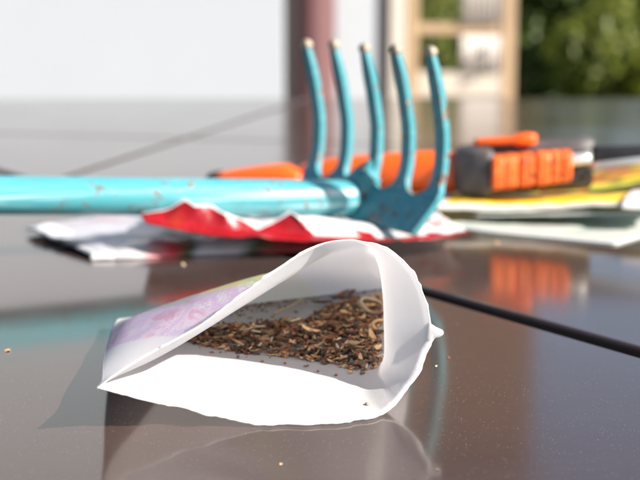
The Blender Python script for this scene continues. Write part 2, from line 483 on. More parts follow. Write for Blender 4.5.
for si in range(len(ss) - 1):
    for k in range(NU - 1):
        f = bm.faces.new((grid[si][k], grid[si][k + 1], grid[si + 1][k + 1], grid[si + 1][k]))
        us = [uof(k), uof(k + 1), uof(k + 1), uof(k)]
        if k >= nb0: us = [uof(k) if k > nb0 else 1.0, uof(k + 1), uof(k + 1), uof(k) if k > nb0 else 1.0]
        vv = [ss[si], ss[si], ss[si + 1], ss[si + 1]]
        for lp, a, b in zip(f.loops, us, vv): lp[uvl].uv = (a, b)
bm.normal_update()
PKT = BVHTree.FromBMesh(bm)
# make normals point outwards: test a face of the bottom sheet
f = bm.faces.new  # (kept simple: orientation tested below)
tf = [fc for fc in bm.faces if fc.loops[0][uvl].uv.x > 2.4 and .3 < fc.loops[0][uvl].uv.y < .6][0]
if tf.normal.z > 0:
    bmesh.ops.reverse_faces(bm, faces=bm.faces)
pk = link('open_seed_packet', bm, [M['pout'], M['pin']], recalc=False)
so_ = pk.modifiers.new('paper', 'SOLIDIFY'); so_.thickness = .00030; so_.offset = -1; so_.material_offset = 1; so_.material_offset_rim = 1
tag(pk, 'torn open white paper seed packet with purple floral print, its mouth facing the camera', 'seed packet')
# torn tab on the right of the mouth
bm = bmesh.new()
tp = [(429,322,.361),(436,327,.360),(443,330,.359),(444,334,.3585),(440,337,.359),(435,338,.3595),(430,346,.3595),(427,338,.3600)]
add_loft(bm, [[pt(x, y, Y - .0004) for x, y, Y in tp], [pt(x, y, Y + .0012 + .0006 * (i % 2)) for i, (x, y, Y) in enumerate(tp)]])
tbo = link('torn_tab', bm, M['pin'], pk); bevel(tbo, .0004, 2, 20)

def floor_hit(x, y, default=None):
    """point where the camera ray through a photo pixel meets the inside of the packet"""
    o = Vector((0, 0, TT + CH)); d = (pt(x, y, .4) - o).normalized()
    h = PKT.ray_cast(o, d)
    return h[0]

def drop(X, Y):
    """floor of the packet below plan position X,Y (lowest sheet)"""
    h = PKT.ray_cast(Vector((X, Y, TT - .01)), Vector((0, 0, 1)))
    return h[0].z if h[0] else None

# ------------------------------------------------------------------ seeds
def seedmat(name, c1, c2, rough=.55):
    m = NT(name); v = m.coord('Object')
    info = m.new('ShaderNodeObjectInfo')
    c = m.mix(m.noise(v, 700, 3), c1, c2)
    h = m.new('ShaderNodeHueSaturation'); m.link(c, h.inputs['Color'])
    m.link(m.math('ADD', m.math('MULTIPLY', info.outputs['Random'], .9), .55), h.inputs['Value'])
    m.base(h.outputs[0], rough); m.bump(m.noise(v, 1500, 3), .5, .0004); return m.m
SM = {'tan': seedmat('tan_husk', (.60, .32, .13), (.80, .54, .28)),
      'brown': seedmat('brown_husk', (.20, .085, .035), (.36, .17, .075)),
      'red': seedmat('reddish_husk', (.20, .070, .03), (.34, .13, .06)),
      'dark': seedmat('dark_husk', (.035, .02, .013), (.11, .06, .035)),
      'pale': seedmat('pale_straw', (.52, .38, .22), (.78, .64, .43)),
      'grey': seedmat('grey_brown_seed', (.16, .12, .09), (.34, .27, .20))}

def bm_boat(L, W, curl, seed, n=9, m=6):
    """a boat shaped husk: curved shell pointed at both ends"""
    r = random.Random(seed); bm = bmesh.new(); rings = []
    for i in range(n):
        t = i / (n - 1) * 2 - 1
        wd = W * math.sqrt(max(.02, 1 - abs(t) ** 2.2)) * (1 + .12 * r.uniform(-1, 1))
        x = t * L / 2; z0 = curl * L * t * t
        ring = []
        for k in range(m):
            a = math.pi * k / (m - 1)
            ring.append((x, -math.cos(a) * wd / 2, z0 - math.sin(a) * wd * .32 + W * .1))
        for k in range(m - 1, -1, -1):
            a = math.pi * k / (m - 1)
            ring.append((x, -math.cos(a) * wd / 2 * .75, z0 - math.sin(a) * wd * .12 + W * .16))
        rings.append(ring)
    add_loft(bm, rings); return bm

def bm_grain(L, W, seed, n=9, m=8):
    r = random.Random(seed); bm = bmesh.new(); rings = []
    bend = r.uniform(-.12, .12)
    for i in range(n):
        t = i / (n - 1) * 2 - 1
        wd = W / 2 * math.sqrt(max(.03, 1 - abs(t) ** 2.0)) * (1 - .25 * t)
        ring = [(t * L / 2, bend * L * t * t + math.cos(2 * math.pi * k / m) * wd * (1 + .1 * r.uniform(-1, 1)),
                 math.sin(2 * math.pi * k / m) * wd * .75 * (1 + .1 * r.uniform(-1, 1))) for k in range(m)]
        rings.append(ring)
    add_loft(bm, rings); return bm

def bm_stick(L, W, seed, n=6, m=7):
    r = random.Random(seed); bm = bmesh.new(); rings = []
    b = r.uniform(-.08, .08)
    for i in range(n):
        t = i / (n - 1) * 2 - 1
        wd = W / 2 * (1 + .15 * r.uniform(-1, 1))
        rings.append([(t * L / 2, b * L * t * t + math.cos(2 * math.pi * k / m) * wd, math.sin(2 * math.pi * k / m) * wd * .7) for k in range(m)])
    add_loft(bm, rings); return bm

def bm_flake(L, W, seed, n=7, m=5):
    r = random.Random(seed); bm = bmesh.new()
    top = []
    for i in range(n):
        t = i / (n - 1) * 2 - 1
        wd = W / 2 * math.sqrt(max(.05, 1 - abs(t) ** 1.6)) * (1 + .3 * r.uniform(-1, 1))
        top.append([Vector((t * L / 2, (j / (m - 1) * 2 - 1) * wd, .18 * W * math.sin(t * 2.2 + j) + r.uniform(-1, 1) * .05 * W)) for j in range(m)])
    rings = [[p for p in row] + [p - Vector((0, 0, .10 * W)) for p in row[::-1]] for row in top]
    add_loft(bm, rings); return bm

protos = {}
def mkmesh(key, bm, mat):
    bmesh.ops.recalc_face_normals(bm, faces=bm.faces)
    me = bpy.data.meshes.new(key); bm.to_mesh(me); bm.free(); me.materials.append(mat)
    for p in me.polygons: p.use_smooth = True
    protos.setdefault(key, []).append(me)
mm = .001
for i in range(5):
    mkmesh('brown_husk', bm_boat(3.0 * mm * rnd.uniform(.8, 1.2), 1.05 * mm, .06, i), SM['brown'])
    mkmesh('tan_husk', bm_boat(3.3 * mm * rnd.uniform(.8, 1.25), .95 * mm, rnd.uniform(.05, .16), i + 10), SM['tan'])
    mkmesh('dark_flake', bm_flake(3.2 * mm * rnd.uniform(.8, 1.2), 1.6 * mm, i + 20), SM['dark'])
    mkmesh('reddish_seed', bm_grain(1.9 * mm * rnd.uniform(.8, 1.3), 1.0 * mm, i + 30), SM['red'])
    mkmesh('straw_chip', bm_stick(3.4 * mm * rnd.uniform(.7, 1.3), .7 * mm, i + 40), SM['pale'])
    mkmesh('round_seed', bm_grain(1.2 * mm * rnd.uniform(.9, 1.2), 1.0 * mm, i + 50), SM['brown'])
INFO = {
 'brown_husk': ('brown boat-shaped husk in the loose seed heap inside the open packet', 'seed husk', 'brown husks in the seed heap'),
 'tan_husk': ('light tan curved husk in the loose seed heap inside the open packet', 'seed husk', 'tan husks in the seed heap'),
 'dark_flake': ('nearly black crumpled flake in the loose seed heap inside the open packet', 'seed flake', 'dark flakes in the seed heap'),
 'reddish_seed': ('small reddish brown oval seed in the heap inside the open packet', 'seed', 'reddish seeds in the seed heap'),
 'straw_chip': ('thin pale straw-coloured chip in the seed heap inside the open packet', 'stem chip', 'straw chips in the seed heap'),
 'round_seed': ('tiny round brown seed in the heap inside the open packet', 'seed', 'round seeds in the seed heap')}

def poly_in(x, y, P_):
    c = False
    for i in range(len(P_)):
        x1, y1 = P_[i]; x2, y2 = P_[i - 1]
        if (y1 > y) != (y2 > y) and x < (x2 - x1) * (y - y1) / (y2 - y1) + x1: c = not c
    return c
# heap outline on the packet floor in plan, from where its edges stand on the floor
outl = [(168,338),(200,344),(240,351),(290,354),(330,359),(352,363),(386,365),(402,358),(404,298),(386,296),(355,303),(325,307),(305,319),(262,322),(230,325),(200,330)]
oplan = [(gp(x, y, .005).x, gp(x, y, .005).y) for x, y in outl]
cx = sum(p[0] for p in oplan) / len(oplan); cy = sum(p[1] for p in oplan) / len(oplan)
def edge_d(X, Y):
    d = 1e9
    for i in range(len(oplan)):
        a = Vector(oplan[i - 1]); b = Vector(oplan[i]); p = Vector((X, Y))
        t = max(0, min(1, (p - a).dot(b - a) / (b - a).length_squared)); d = min(d, (p - a - (b - a) * t).length)
    return d
xs = [p[0] for p in oplan]; ys = [p[1] for p in oplan]
def mound(X, Y):
    d = edge_d(X, Y)
    return .0036 * min(1, d / .007) * (.8 + .5 * noise.noise(Vector((X * 90, Y * 90, 1))))
def rand_plan():
    while True:
        X = rnd.uniform(min(xs), max(xs)); Y = rnd.uniform(min(ys), max(ys))
        if poly_in(X, Y, oplan): return X, Y

def place(me, name, p, yaw, tilt, roll, sc, info):
    o = bpy.data.objects.new(name, me); C.objects.link(o)
    o.location = p; o.rotation_euler = (roll, tilt, yaw); o.scale = (sc,) * 3
    tag(o, *info); return o
keys = ['brown_husk'] * 6 + ['tan_husk'] * 5 + ['dark_flake'] * 4 + ['reddish_seed'] * 5 + ['straw_chip'] * 2 + ['round_seed'] * 2
# lower layers and crumbs: one uncountable mass
from mathutils import Euler
class Heap:
    """collects many tiny pieces as raw vertices and faces"""
    def __init__(s): s.v = []; s.f = []; s.m = []
    def add(s, me, Mx, mi):
        n0 = len(s.v)
        s.v += [Mx @ q.co for q in me.vertices]
        for pl in me.polygons: s.f.append([n0 + i for i in pl.vertices]); s.m.append(mi)
    def link(s, name, mats):
        me = bpy.data.meshes.new(name); me.from_pydata([tuple(q) for q in s.v], [], s.f)
        for m_ in mats: me.materials.append(m_)
        me.polygons.foreach_set('material_index', s.m); me.polygons.foreach_set('use_smooth', [True] * len(s.f))
        o = bpy.data.objects.new(name, me); C.objects.link(o); return o
bmst = Heap()
def add_copy(hp, me, p, yaw, tilt, roll, sc, mi):
    hp.add(me, Matrix.Translation(p) @ Euler((roll, tilt, yaw)).to_matrix().to_4x4() @ Matrix.Scale(sc, 4), mi)
bmi = bmesh.new(); bmesh.ops.create_icosphere(bmi, subdivisions=1, radius=1)
ICO = bpy.data.meshes.new('crumb'); bmi.to_mesh(ICO); bmi.free()
mats_order = ['tan', 'brown', 'red', 'dark', 'pale']
kmat = {'brown_husk': 1, 'tan_husk': 0, 'dark_flake': 3, 'reddish_seed': 2, 'straw_chip': 4, 'round_seed': 1}
# seed heap ground layer: a closed lumpy mound of crumbs, then chips
n = 0
while n < 1500:
    X, Y = rand_plan(); z = drop(X, Y)
    if z is None or X / Y > .0475: continue
    n += 1
    k = rnd.choice(keys + ['dark_flake'] * 4); me = rnd.choice(protos[k])
    hh = mound(X, Y) * rnd.uniform(0, .92)
    add_copy(bmst, me, Vector((X, Y, z + .0006 + hh)), rnd.uniform(0, 6.28), rnd.uniform(-.4, .4), rnd.uniform(-.6, .6), rnd.uniform(.8, 1.2), kmat[k])
# fine crumbs along the back fold and around the heap
def crumb(bmd, p, s, mi):
    bmd.add(ICO, Matrix.Translation(p) @ Matrix.Rotation(rnd.uniform(0, 6.3), 4, 'Z') @ Matrix.Diagonal((s * rnd.uniform(.6, 1.6), s * rnd.uniform(.6, 1.3), s * rnd.uniform(.4, .9), 1)), mi)
for i in range(520):
    x = rnd.uniform(215, 392); y = 311 - (x - 215) * .155 + abs(rnd.gauss(0, 3.2)) 
    if x > 300 and rnd.random() < .5: y -= 1
    p = gp(x, y, .0052); z = drop(p.x, p.y)
    if z is None: continue
    crumb(bmst, Vector((p.x, p.y, z + .0006)), rnd.uniform(.00012, .0004) * (1.2 if rnd.random() < .2 else 1), rnd.choice([1, 1, 2, 3, 3, 0]))
for i in range(200):
    x = rnd.uniform(180, 390); y = rnd.uniform(298, 377)
    p = gp(x, y, .005); z = drop(p.x, p.y)
    if z is None or p.x / p.y > .046 or (edge_d(p.x, p.y) > .004 and not poly_in(p.x, p.y, oplan)): continue
    crumb(bmst, Vector((p.x, p.y, z + .0006)), rnd.uniform(.00012, .00035), rnd.choice([1, 2, 3, 0]))
tag(bmst.link('seed_crumbs', [SM[k] for k in mats_order]), 'fine brown crumbs and chaff filling the heap inside the open packet', 'seed chaff', kind='stuff')

# 280 seeds on top of the heap, one object each
n = 0; tries = 0
tops = []
while n < 275 and tries < 20000:
    tries += 1
    X, Y = rand_plan(); z = drop(X, Y)
    if z is None: continue
    if X / Y > .0470: continue
    if any((X - a) ** 2 + (Y - b) ** 2 < (.00115) ** 2 for a, b in tops): continue
    k = rnd.choice(keys)
    tops.append((X, Y)); n += 1
    place(rnd.choice(protos[k]), k, (X, Y, z + .0010 + mound(X, Y)), rnd.gauss(0, 1.0) + (.3 if n % 2 else math.pi), rnd.uniform(-.35, .35), rnd.uniform(-.6, .6), rnd.uniform(.85, 1.35) * (1 + 3.0 * max(-.06, min(.10, X))), INFO[k])

def on_floor(x, y, up=.0008, z0=.004):
    """point whose picture is at x,y, lying `up` above the packet floor"""
    zf = z0
    for _ in range(4):
        p = gp(x, y, zf + up); z = drop(p.x, p.y)
        if z is None: break
        zf = z - TT
    return Vector((p.x, p.y, TT + zf + up))
# singled-out pieces
def single(name, bm, mat, p, yaw, label, cat, tilt=0, roll=0):
    o = link(name, bm, mat); o.location = p; o.rotation_euler = (roll, tilt, yaw); tag(o, label, cat); return o
def arc_husk(R0, W, T, a0, a1, n=18, wob=.1):
    bm = bmesh.new(); rings = []
    for i in range(n + 1):
        t = i / n; a = a0 + (a1 - a0) * t; r = R0 * (1 + wob * math.sin(3 * a)); ww = W * math.sin(math.pi * min(.97, max(.06, t))) ** .5
        c = Vector((math.cos(a) * r, math.sin(a) * r * .62, 0)); o_ = Vector((math.cos(a), math.sin(a), 0))
        rings.append([c - o_ * T + Vector((0, 0, ww * .5)), c + o_ * T + Vector((0, 0, ww * .5)), c + o_ * T * 1.6, c + o_ * T - Vector((0, 0, ww * .5)), c - o_ * T - Vector((0, 0, ww * .5)), c - o_ * T * .3])
    add_loft(bm, rings); return bm
p = on_floor(371, 306, .0050)
single('curled_husk', arc_husk(.0040, .0028, .0004, .3, 5.4), SM['pale'], p, .3, 'large curled cream and tan husk at the back right of the seed heap', 'seed husk', .25, .9)
p = on_floor(383, 326, .0052)
single('curled_husk', arc_husk(.0032, .0020, .0004, 1.2, 5.0), SM['tan'], p, .2, 'curled tan husk half hidden by the right paper wall, in front of the largest husk', 'seed husk', 0, 1.2)
a, b = on_floor(274, 314, .0030), on_floor(304, 299, .0022)
bm = bmesh.new(); add_tube(bm, [a.lerp(b, t) + Vector((0, 0, .0002 * math.sin(t * 9))) for t in [i / 8 for i in range(9)]], [.00045, .0005, .0005, .00045, .0005, .0005, .0006, .0006, .0004], 8)
tag(link('twig', bm, SM['pale']), 'long thin tan stalk lying alone behind the seed heap', 'stalk')
for (x, y, L, W, yaw, lab) in [(322, 302, .0075, .0024, .05, 'long dark pod on the left back edge of the seed heap'),
                          (341, 298, .0085, .0021, -.05, 'longest dark pod lying flat behind the centre of the heap'),
                          (318, 294, .0045, .0022, -.6, 'short dark pointed pod leftmost behind the heap')]:
    single('dark_pod', bm_boat(L, W, .03, int(x)), SM['dark'], on_floor(x, y, .0022), yaw, lab, 'seed pod')
for (x, y, L, W, yaw, lab) in [(343, 293, .0048, .0026, .1, 'reddish brown curled flake behind the dark pods'),
                          (352, 291, .0050, .0022, 1.2, 'reddish brown flake standing upright beside the curled husk')]:
    single('curled_flake', bm_flake(L, W, int(x)), SM['red'], on_floor(x, y, .0022), yaw, lab, 'seed flake', -.5, .6)
for (x, y) in [(372, 285), (379, 287), (368, 283)]:
    single('dark_flake', bm_flake(.0048, .0026, int(x)), SM['dark'], on_floor(x, y, .0012), x, 'dark leaf flake in the far right corner behind the curled husk', 'leaf flake')['group'] = 'dark flakes in the far right corner'
for (x, y, L, W, m_, lab) in [(350, 372, .0016, .0015, 'tan', 'round tan seed leftmost of the small cluster in front of the heap'),
                           (362, 373, .0019, .0014, 'grey', 'oval brown seed in the middle of the small cluster in front of the heap'),
                           (372, 368, .0016, .0013, 'brown', 'small brown seed rightmost of the cluster in front of the heap'),
                           (377, 358, .0030, .0026, 'grey', 'fat wrinkled grey brown seed at the front right end of the heap'),
                           (325, 358, .0014, .0014, 'brown', 'round brown seed at the front edge of the heap'),
                           (367, 404, .0016, .0014, 'grey', 'lone pale grey seed on the sunlit lip of the packet')]:
    single('loose_seed', bm_grain(L, W, int(x)), SM[m_], on_floor(x, y, W * .42, .002), x, lab, 'seed')
for (x, y, L, lab) in [(347, 367, .0032, 'short pale striped chip behind the small seed cluster'), (333, 360, .0040, 'pale striped chip on the front edge of the heap')]:
    single('straw_chip', bm_stick(L, .0008, int(x)), SM['pale'], on_floor(x, y, .0006), -.1, lab, 'stem chip')

for i, (x, y) in enumerate([(212, 352), (238, 357), (262, 361), (285, 363), (306, 366), (318, 371), (336, 375), (296, 312), (262, 310), (240, 315), (318, 289), (331, 287), (286, 306), (250, 318)]):
    k = ('reddish_seed', 'brown_husk', 'round_seed')[i % 3]
    place(protos[k][i % 5], 'stray_seed', on_floor(x, y, .0006), i * 1.7, 0, .2, .8, ('small brown seed lying loose on bare white paper beside the heap', 'seed', 'stray seeds on the bare paper'))
for i, (x, y) in enumerate([(352, 300), (346, 312), (362, 318), (335, 322), (372, 336), (355, 342), (328, 338), (378, 346), (310, 330)]):
    o = link('large_husk', bm_flake(.0052, .0024, 70 + i) if i % 2 else bm_boat(.0062, .0019, .12, 80 + i), SM['tan' if i % 3 else 'brown'])
    o.location = on_floor(x, y, .0052 if y > 303 else .003); o.rotation_euler = (.5 - .1 * i, -.3 + .12 * (i % 4), .5 + i * 1.9)
    tag(o, 'large coarse husk lying on top of the right half of the seed heap', 'seed husk', 'large husks on the right of the heap')

# ------------------------------------------------------------------ crumbs and dust on the table
def on_table(x, y, up=.0004): 
    p = gp(x, y, 0); p.z = TT + up; return p
for (x, y, L, m_, lab) in [(448.5, 358, .0012, 'red', 'reddish brown crumb on the table right of the torn packet'),
                           (7, 351, .0022, 'tan', 'tan seed chip on the table at the left edge of the photo'),
                           (436, 366, .0009, 'pale', 'tiny pale chip beside the reddish brown crumb'),
                           (437, 470, .0010, 'pale', 'round pale crumb on the table at the bottom right of centre'),
                           (281, 464, .0009, 'tan', 'pale brown crumb on the table below the packet'),
                           (183, 265, .0022, 'pale', 'cream crumb on the table in front of the grey packet'),
                           (497, 243, .0022, 'tan', 'tan crumb on the table in front of the pale green packet')]:
    single('table_crumb', bm_flake(L, L * .75, int(x) + 3), SM[m_], on_table(x, y, L * .12), x * 1.3, lab, 'crumb', .1, .2)
bm = Heap()
for i in range(420):
    X = rnd.uniform(-.25, .3); Y = rnd.uniform(.29, .75) if rnd.random() < .5 else rnd.uniform(.29, .45)
    if (X < .04 and rnd.random() < .45): continue
    s = rnd.choice([.00004, .00005, .00006, .00007, .00010])
    crumb(bm, Vector((X, Y, TT + s * .4)), s, rnd.choice([0, 1, 1, 0]))
dustw = plain('pale_dust', (.62, .56, .50), .8); dustb = plain('brown_dust', (.30, .17, .10), .8)
tag(bm.link('table_dust', [dustw, dustb]), 'fine pale dust specks scattered over the dark table top', 'dust', kind='stuff')

# ------------------------------------------------------------------ generic paper packet: curved sheet pair
def sheet(rows, name, mats, label, cat, thick=.0006, group=None, nu=40, nv=24, puff=.0, even=False, crumple=.0006, seed=0, matfn=None, parent=None):
    rs = [resample([pt(*p) for p in r], nu, even) for r in rows]
    if even:
        def rowmix(i):
            k = (nv - 1) // (len(rs) - 1); out = []
            for j in range(nv):
                a = min(j // k, len(rs) - 2); out.append(rs[a][i].lerp(rs[a + 1][i], min(1, (j - a * k) / k)))
            return out
        cols = [rowmix(i) for i in range(nu)]
    else: cols = [resample([r[i] for r in rs], nv) for i in range(nu)]
    bm = bmesh.new(); uvl = bm.loops.layers.uv.new('UVMap'); g = []
    for i in range(nu):
        row = []
        for j in range(nv):
            p = cols[i][j].copy(); u = i / (nu - 1); v_ = j / (nv - 1)
            p.z += crumple * (noise.noise(Vector((p.x * 50 + seed, p.y * 50, seed))) + .5 * noise.noise(Vector((p.x * 130 + seed, p.y * 130, seed))))
            p.z += puff * (max(0, 16 * u * (1 - u) * v_ * (1 - v_))) ** .4
            p.z = max(p.z, TT + .0008)
            row.append(bm.verts.new(p))
        g.append(row)
    for i in range(nu - 1):
        for j in range(nv - 1):
            f = bm.faces.new((g[i][j], g[i + 1][j], g[i + 1][j + 1], g[i][j + 1]))
            q = [(i, j), (i + 1, j), (i + 1, j + 1), (i, j + 1)]
            for lp, (a, b) in zip(f.loops, q): lp[uvl].uv = (a / (nu - 1), b / (nv - 1))
            if matfn: f.material_index = matfn(i / (nu - 1), j / (nv - 1))
    bm.normal_update()
    if sum(f.normal.z for f in bm.faces) < 0: bmesh.ops.reverse_faces(bm, faces=bm.faces)
    o = link(name, bm, mats, parent, recalc=False)
    s_ = o.modifiers.new('paper', 'SOLIDIFY'); s_.thickness = thick; s_.offset = -1
    if label: tag(o, label, cat, group)
    return o
# grey packet on the left; rows run left to right, front first
sheet([[(90,259,.566),(130,258,.568),(190,255,.575),(250,252,.583),(320,250,.59)],
       [(88,252,.572),(120,246,.575),(180,244,.582),(250,243,.59),(330,242,.60)],
       [(62,241,.596),(120,237,.60),(190,236,.605),(260,232,.61),(335,230,.62)],
       [(42,232,.615),(110,228,.64),(200,222,.66),(280,220,.67),(340,218,.67)],
       [(26,227,.632),(100,216,.68),(200,210,.70),(280,208,.71),(350,205,.72)]],
      'seed_packet', [M['greyp'], M['edgep'], M['white_paper'], M['black']], 'glossy grey seed packet lying flat under the rake handle, with a curled white corner', 'seed packet',
      thick=.0012, crumple=.0016, seed=3, nu=70, nv=40,
      matfn=lambda u, v_: 1 if v_ < .22 and u > .10 else (2 if (v_ > .62 and u < .10) else (3 if (u < .05 and .25 < v_ < .5) else 0)))
# crumpled red packet
def red_mat(u, v_):
    return 0 if v_ < (.37 if u < .50 else .19 + .10 * (math.sin(u * 31) > .75)) else (2 if v_ < .43 else 1)
sheet([[(146,224,.566),(180,231,.563),(220,237,.562),(256,237,.562),(290,240,.564),(330,242,.566),(380,242,.566),(420,241,.568),(450,237,.575),(468,231,.585)],
       [(142,219,.569),(165,221,.568),(190,223,.566),(225,229,.566),(256,233,.568),(290,234,.570),(330,236,.572),(380,237,.572),(420,236,.573),(450,233,.58),(466,229,.59)],
       [(140,215,.573),(162,210,.572),(176,204,.571),(185,200,.571),(194,206,.568),(212,205,.571),(224,212,.568),(240,218,.571),(257,229,.570),(272,222,.574),(289,211,.574),(298,218,.571),(312,225,.576),(330,229,.577),(352,223,.578),(380,229,.58),(400,226,.58),(430,231,.583),(464,228,.595)],
       [(142,217,.582),(185,213,.580),(210,214,.580),(235,220,.580),(258,222,.582),(290,217,.583),(330,219,.586),(370,222,.588),(420,223,.595),(455,224,.61)],
       [(150,214,.62),(200,214,.62),(260,215,.62),(300,215,.62),(350,216,.625),(400,217,.63),(445,218,.64)],
       [(160,205,.66),(230,205,.66),(300,205,.66),(360,206,.67),(430,208,.68)]],
      'crumpled_packet', [M['red'], M['torn'], M['white_paper']], 'crumpled red seed packet with a wavy torn white edge, lying under the teal fork', 'seed packet',
      thick=.0004, crumple=.0015, seed=11, nu=120, nv=41, even=True, matfn=red_mat)

# packets on the right; each one slightly raised and curled
sheet([[(436,223,.655),(480,231,.638),(540,238,.622),(616,245,.603)],
       [(455,221,.665),(500,226,.655),(570,232,.64),(645,237,.625)],
       [(480,215,.69),(540,219,.68),(610,222,.67),(690,226,.66)],
       [(510,205,.73),(580,208,.72),(650,209,.71),(740,212,.70)]],
      'seed_packet', M['mint'], 'pale mint green and white seed packet at the bottom of the right stack', 'seed packet', thick=.0008, group=None, crumple=.0007, seed=21, puff=.0015)
sheet([[(425,216,.672),(440,219,.668),(462,223,.66),(488,226,.652)],
       [(430,210,.70),(455,213,.69),(480,215,.685),(515,217,.68)],
       [(440,203,.73),(465,205,.72),(500,206,.715),(540,207,.71)]],
      'seed_packet', M['lime'], 'lime yellow seed packet whose corner shows between the red packet and the mint one', 'seed packet', thick=.0006, crumple=.0007, seed=25)
sheet([[(474,216,.655),(520,215,.652),(580,214,.648),(660,212,.640)],
       [(480,210,.675),(530,208,.67),(590,205,.665),(665,203,.66)],
       [(490,203,.71),(540,200,.70),(600,197,.70),(690,193,.69)]],
      'seed_packet', M['green'], 'dark green seed packet wedged between the mint packet and the yellow one', 'seed packet', thick=.0006, crumple=.0007, seed=31)
sheet([[(428,209,.655),(470,210,.655),(530,211,.652),(580,208,.648),(625,205,.64),(660,203,.635)],
       [(432,198,.668),(480,198,.668),(540,198,.665),(600,196,.66),(665,190,.655)],
       [(440,190,.72),(490,190,.72),(550,190,.71),(610,187,.705),(670,180,.70)]],
      'seed_packet', M['yellow'], 'yellow orange seed packet with a white border, under the pruner', 'seed packet', thick=.0006, crumple=.0012, seed=41)
sheet([[(478,198,.69),(530,197,.69),(590,192,.680),(625,188,.672),(660,184,.665)],
       [(484,195,.70),(540,192,.70),(600,185,.690),(665,176,.680)],
       [(500,189,.72),(550,184,.72),(610,175,.705),(680,161,.695)],
       [(510,183,.74),(560,178,.74),(620,167,.72),(690,151,.71)]],
      'seed_packet', M['veg'], 'seed packet printed with red and yellow vegetables and green leaves, topmost under the pruner', 'seed packet', thick=.0006, crumple=.0009, seed=51)
sheet([[(622,207,.634),(640,208,.632),(665,207,.63)],
       [(624,199,.642),(645,199,.640),(670,198,.64)],
       [(632,190,.655),(650,189,.652),(675,187,.65)]],
      'paper_slip', M['white_paper'], 'bright white folded paper slip on the yellow packet at the right edge', 'paper', thick=.0008, crumple=.0004, seed=61)

# ------------------------------------------------------------------ teal hand fork
T_ = Vector((.55, -.835, 0)).normalized(); N_ = Vector((T_.y, -T_.x, 0))   # N_ points left and to the camera
OC = Vector((.0262, .610, TT - .0008))
prof = [(.0130, .0150), (.0175, .0120), (.0250, .0068), (.033, .0024), (.041, .0004), (.055, 0), (.0716, .0030), (.083, .0058), (.0905, .0080)]
def off(h):
    for (h0, o0), (h1, o1) in zip(prof[:-1], prof[1:]):
        if h <= h1: 
            t = (h - h0) / (h1 - h0); return o0 + (o1 - o0) * t
    return prof[-1][1]
def offs(h):   # smoothed
    return sum(off(h + d) for d in (-.004, -.002, 0, .002, .004)) / 5
def FP(p, h, e):
    """point on the fork: p along the row, h above the table, e through the sheet"""
    sl = (offs(h + .001) - offs(h - .001)) / .002
    nn = Vector((N_.x, N_.y, -sl)).normalized()
    return OC + T_ * p + N_ * offs(h) + Vector((0, 0, h)) + nn * e
SP, HV, RV = .024, .0275, .0080
fork = thing('hand_fork', OC, 'teal painted five-tined hand fork with chipped rusty paint lying across the seed packets', 'garden fork')
TH = .0016
for i in range(5):
    pc = (i - 2) * SP
    bm = bmesh.new(); rings = []
    hs = [HV + .0001 + RV * (1 - math.cos(k / 10 * math.pi / 2)) for k in range(11)] + [HV + RV + (.0905 - HV - RV) * k / 26 for k in range(1, 27)]
    tip = .0905 + rnd.uniform(-.0006, .0010)
    jx = rnd.uniform(-.0006, .0006)
    for h in hs:
        hw = .0033
        if h < HV + RV:
            q = (HV + RV - h) / RV
            hw = .0033 + (SP / 2 - .0033) * (1 - math.sqrt(max(0, 1 - q * q)))
        fadet = max(0, (h - .078) / .0125)
        base_hw = hw * (1 - .42 * fadet ** 1.5)
        hl = base_hw if i > 0 else min(base_hw, .0048 if h < HV + RV else base_hw)
        hr = base_hw if i < 4 else min(base_hw, .0048 if h < HV + RV else base_hw)
        th = TH * (1 - .25 * fadet)
        hh = h + (tip - .0905) * max(0, (h - .05) / .04)
        wob = jx * max(0, (h - .045) / .045)
        rings.append([FP(pc - hl + wob, hh, th), FP(pc + hr + wob, hh, th), FP(pc + hr + wob, hh, -th), FP(pc - hl + wob, hh, -th)])
    add_loft(bm, rings)
    o = link('tine', bm, M['teal_fork'], fork); bevel(o, .0005, 2, 50, True)
    bm = bmesh.new()
    e0 = FP(pc + jx, tip - .0012, 0)
    rr = []
    for k, (dz, sc) in enumerate([(0, 1.06), (.0018, 1.02), (.0030, .8), (.0038, .45)]):
        ww, tt = .0027 * sc, .0019 * sc
        rr.append([FP(pc + jx - ww, tip - .0012 + dz, tt), FP(pc + jx + ww, tip - .0012 + dz, tt), FP(pc + jx + ww, tip - .0012 + dz, -tt), FP(pc + jx - ww, tip - .0012 + dz, -tt)])
    add_loft(bm, rr); tp_ = link('worn_tip', bm, M['bare_tip'], o); bevel(tp_, .0008, 3, 30)
    tp_.matrix_parent_inverse = Matrix.Identity(4); tp_.parent = o
bm = bmesh.new(); rings = []
for k in range(13):
    h = .0130 + (HV + .0001 - .0130) * k / 12
    f_ = min(1, (h - .013) / (HV - .013))
    lo = -2 * SP - .0048 + .012 * (1 - f_) ** 1.4; hi = 2 * SP + .0048 - .0045 * (1 - f_) ** 1.2
    row = [lo + (hi - lo) * j / 30 for j in range(31)]
    rings.append([FP(p_, h, TH) for p_ in row] + [FP(p_, h, -TH) for p_ in row[::-1]])
add_loft(bm, rings)
bevel(link('plate', bm, M['teal_fork'], fork), .0005, 2, 50, True)
# handle: a painted tube with a rounded end, rising towards its grip end
h0, h1 = pt(363, 198.5, .606), pt(-20, 195, .56)
dv = (h1 - h0).normalized()
hl = [h0 + dv * d for d in (0, .0012, .003, .006, .0085)] + [h0 + dv * d for d in [.012 + .012 * k for k in range(23)]] + [h0 + dv * d for d in (.284, .288, .290)]
hrr = [.0022, .0048, .0066, .0079, .0083] + [.00835] * 23 + [.0078, .006, .0025]
bm = bmesh.new(); add_tube(bm, hl, hrr, 40)
link('handle', bm, M['teal'], fork)
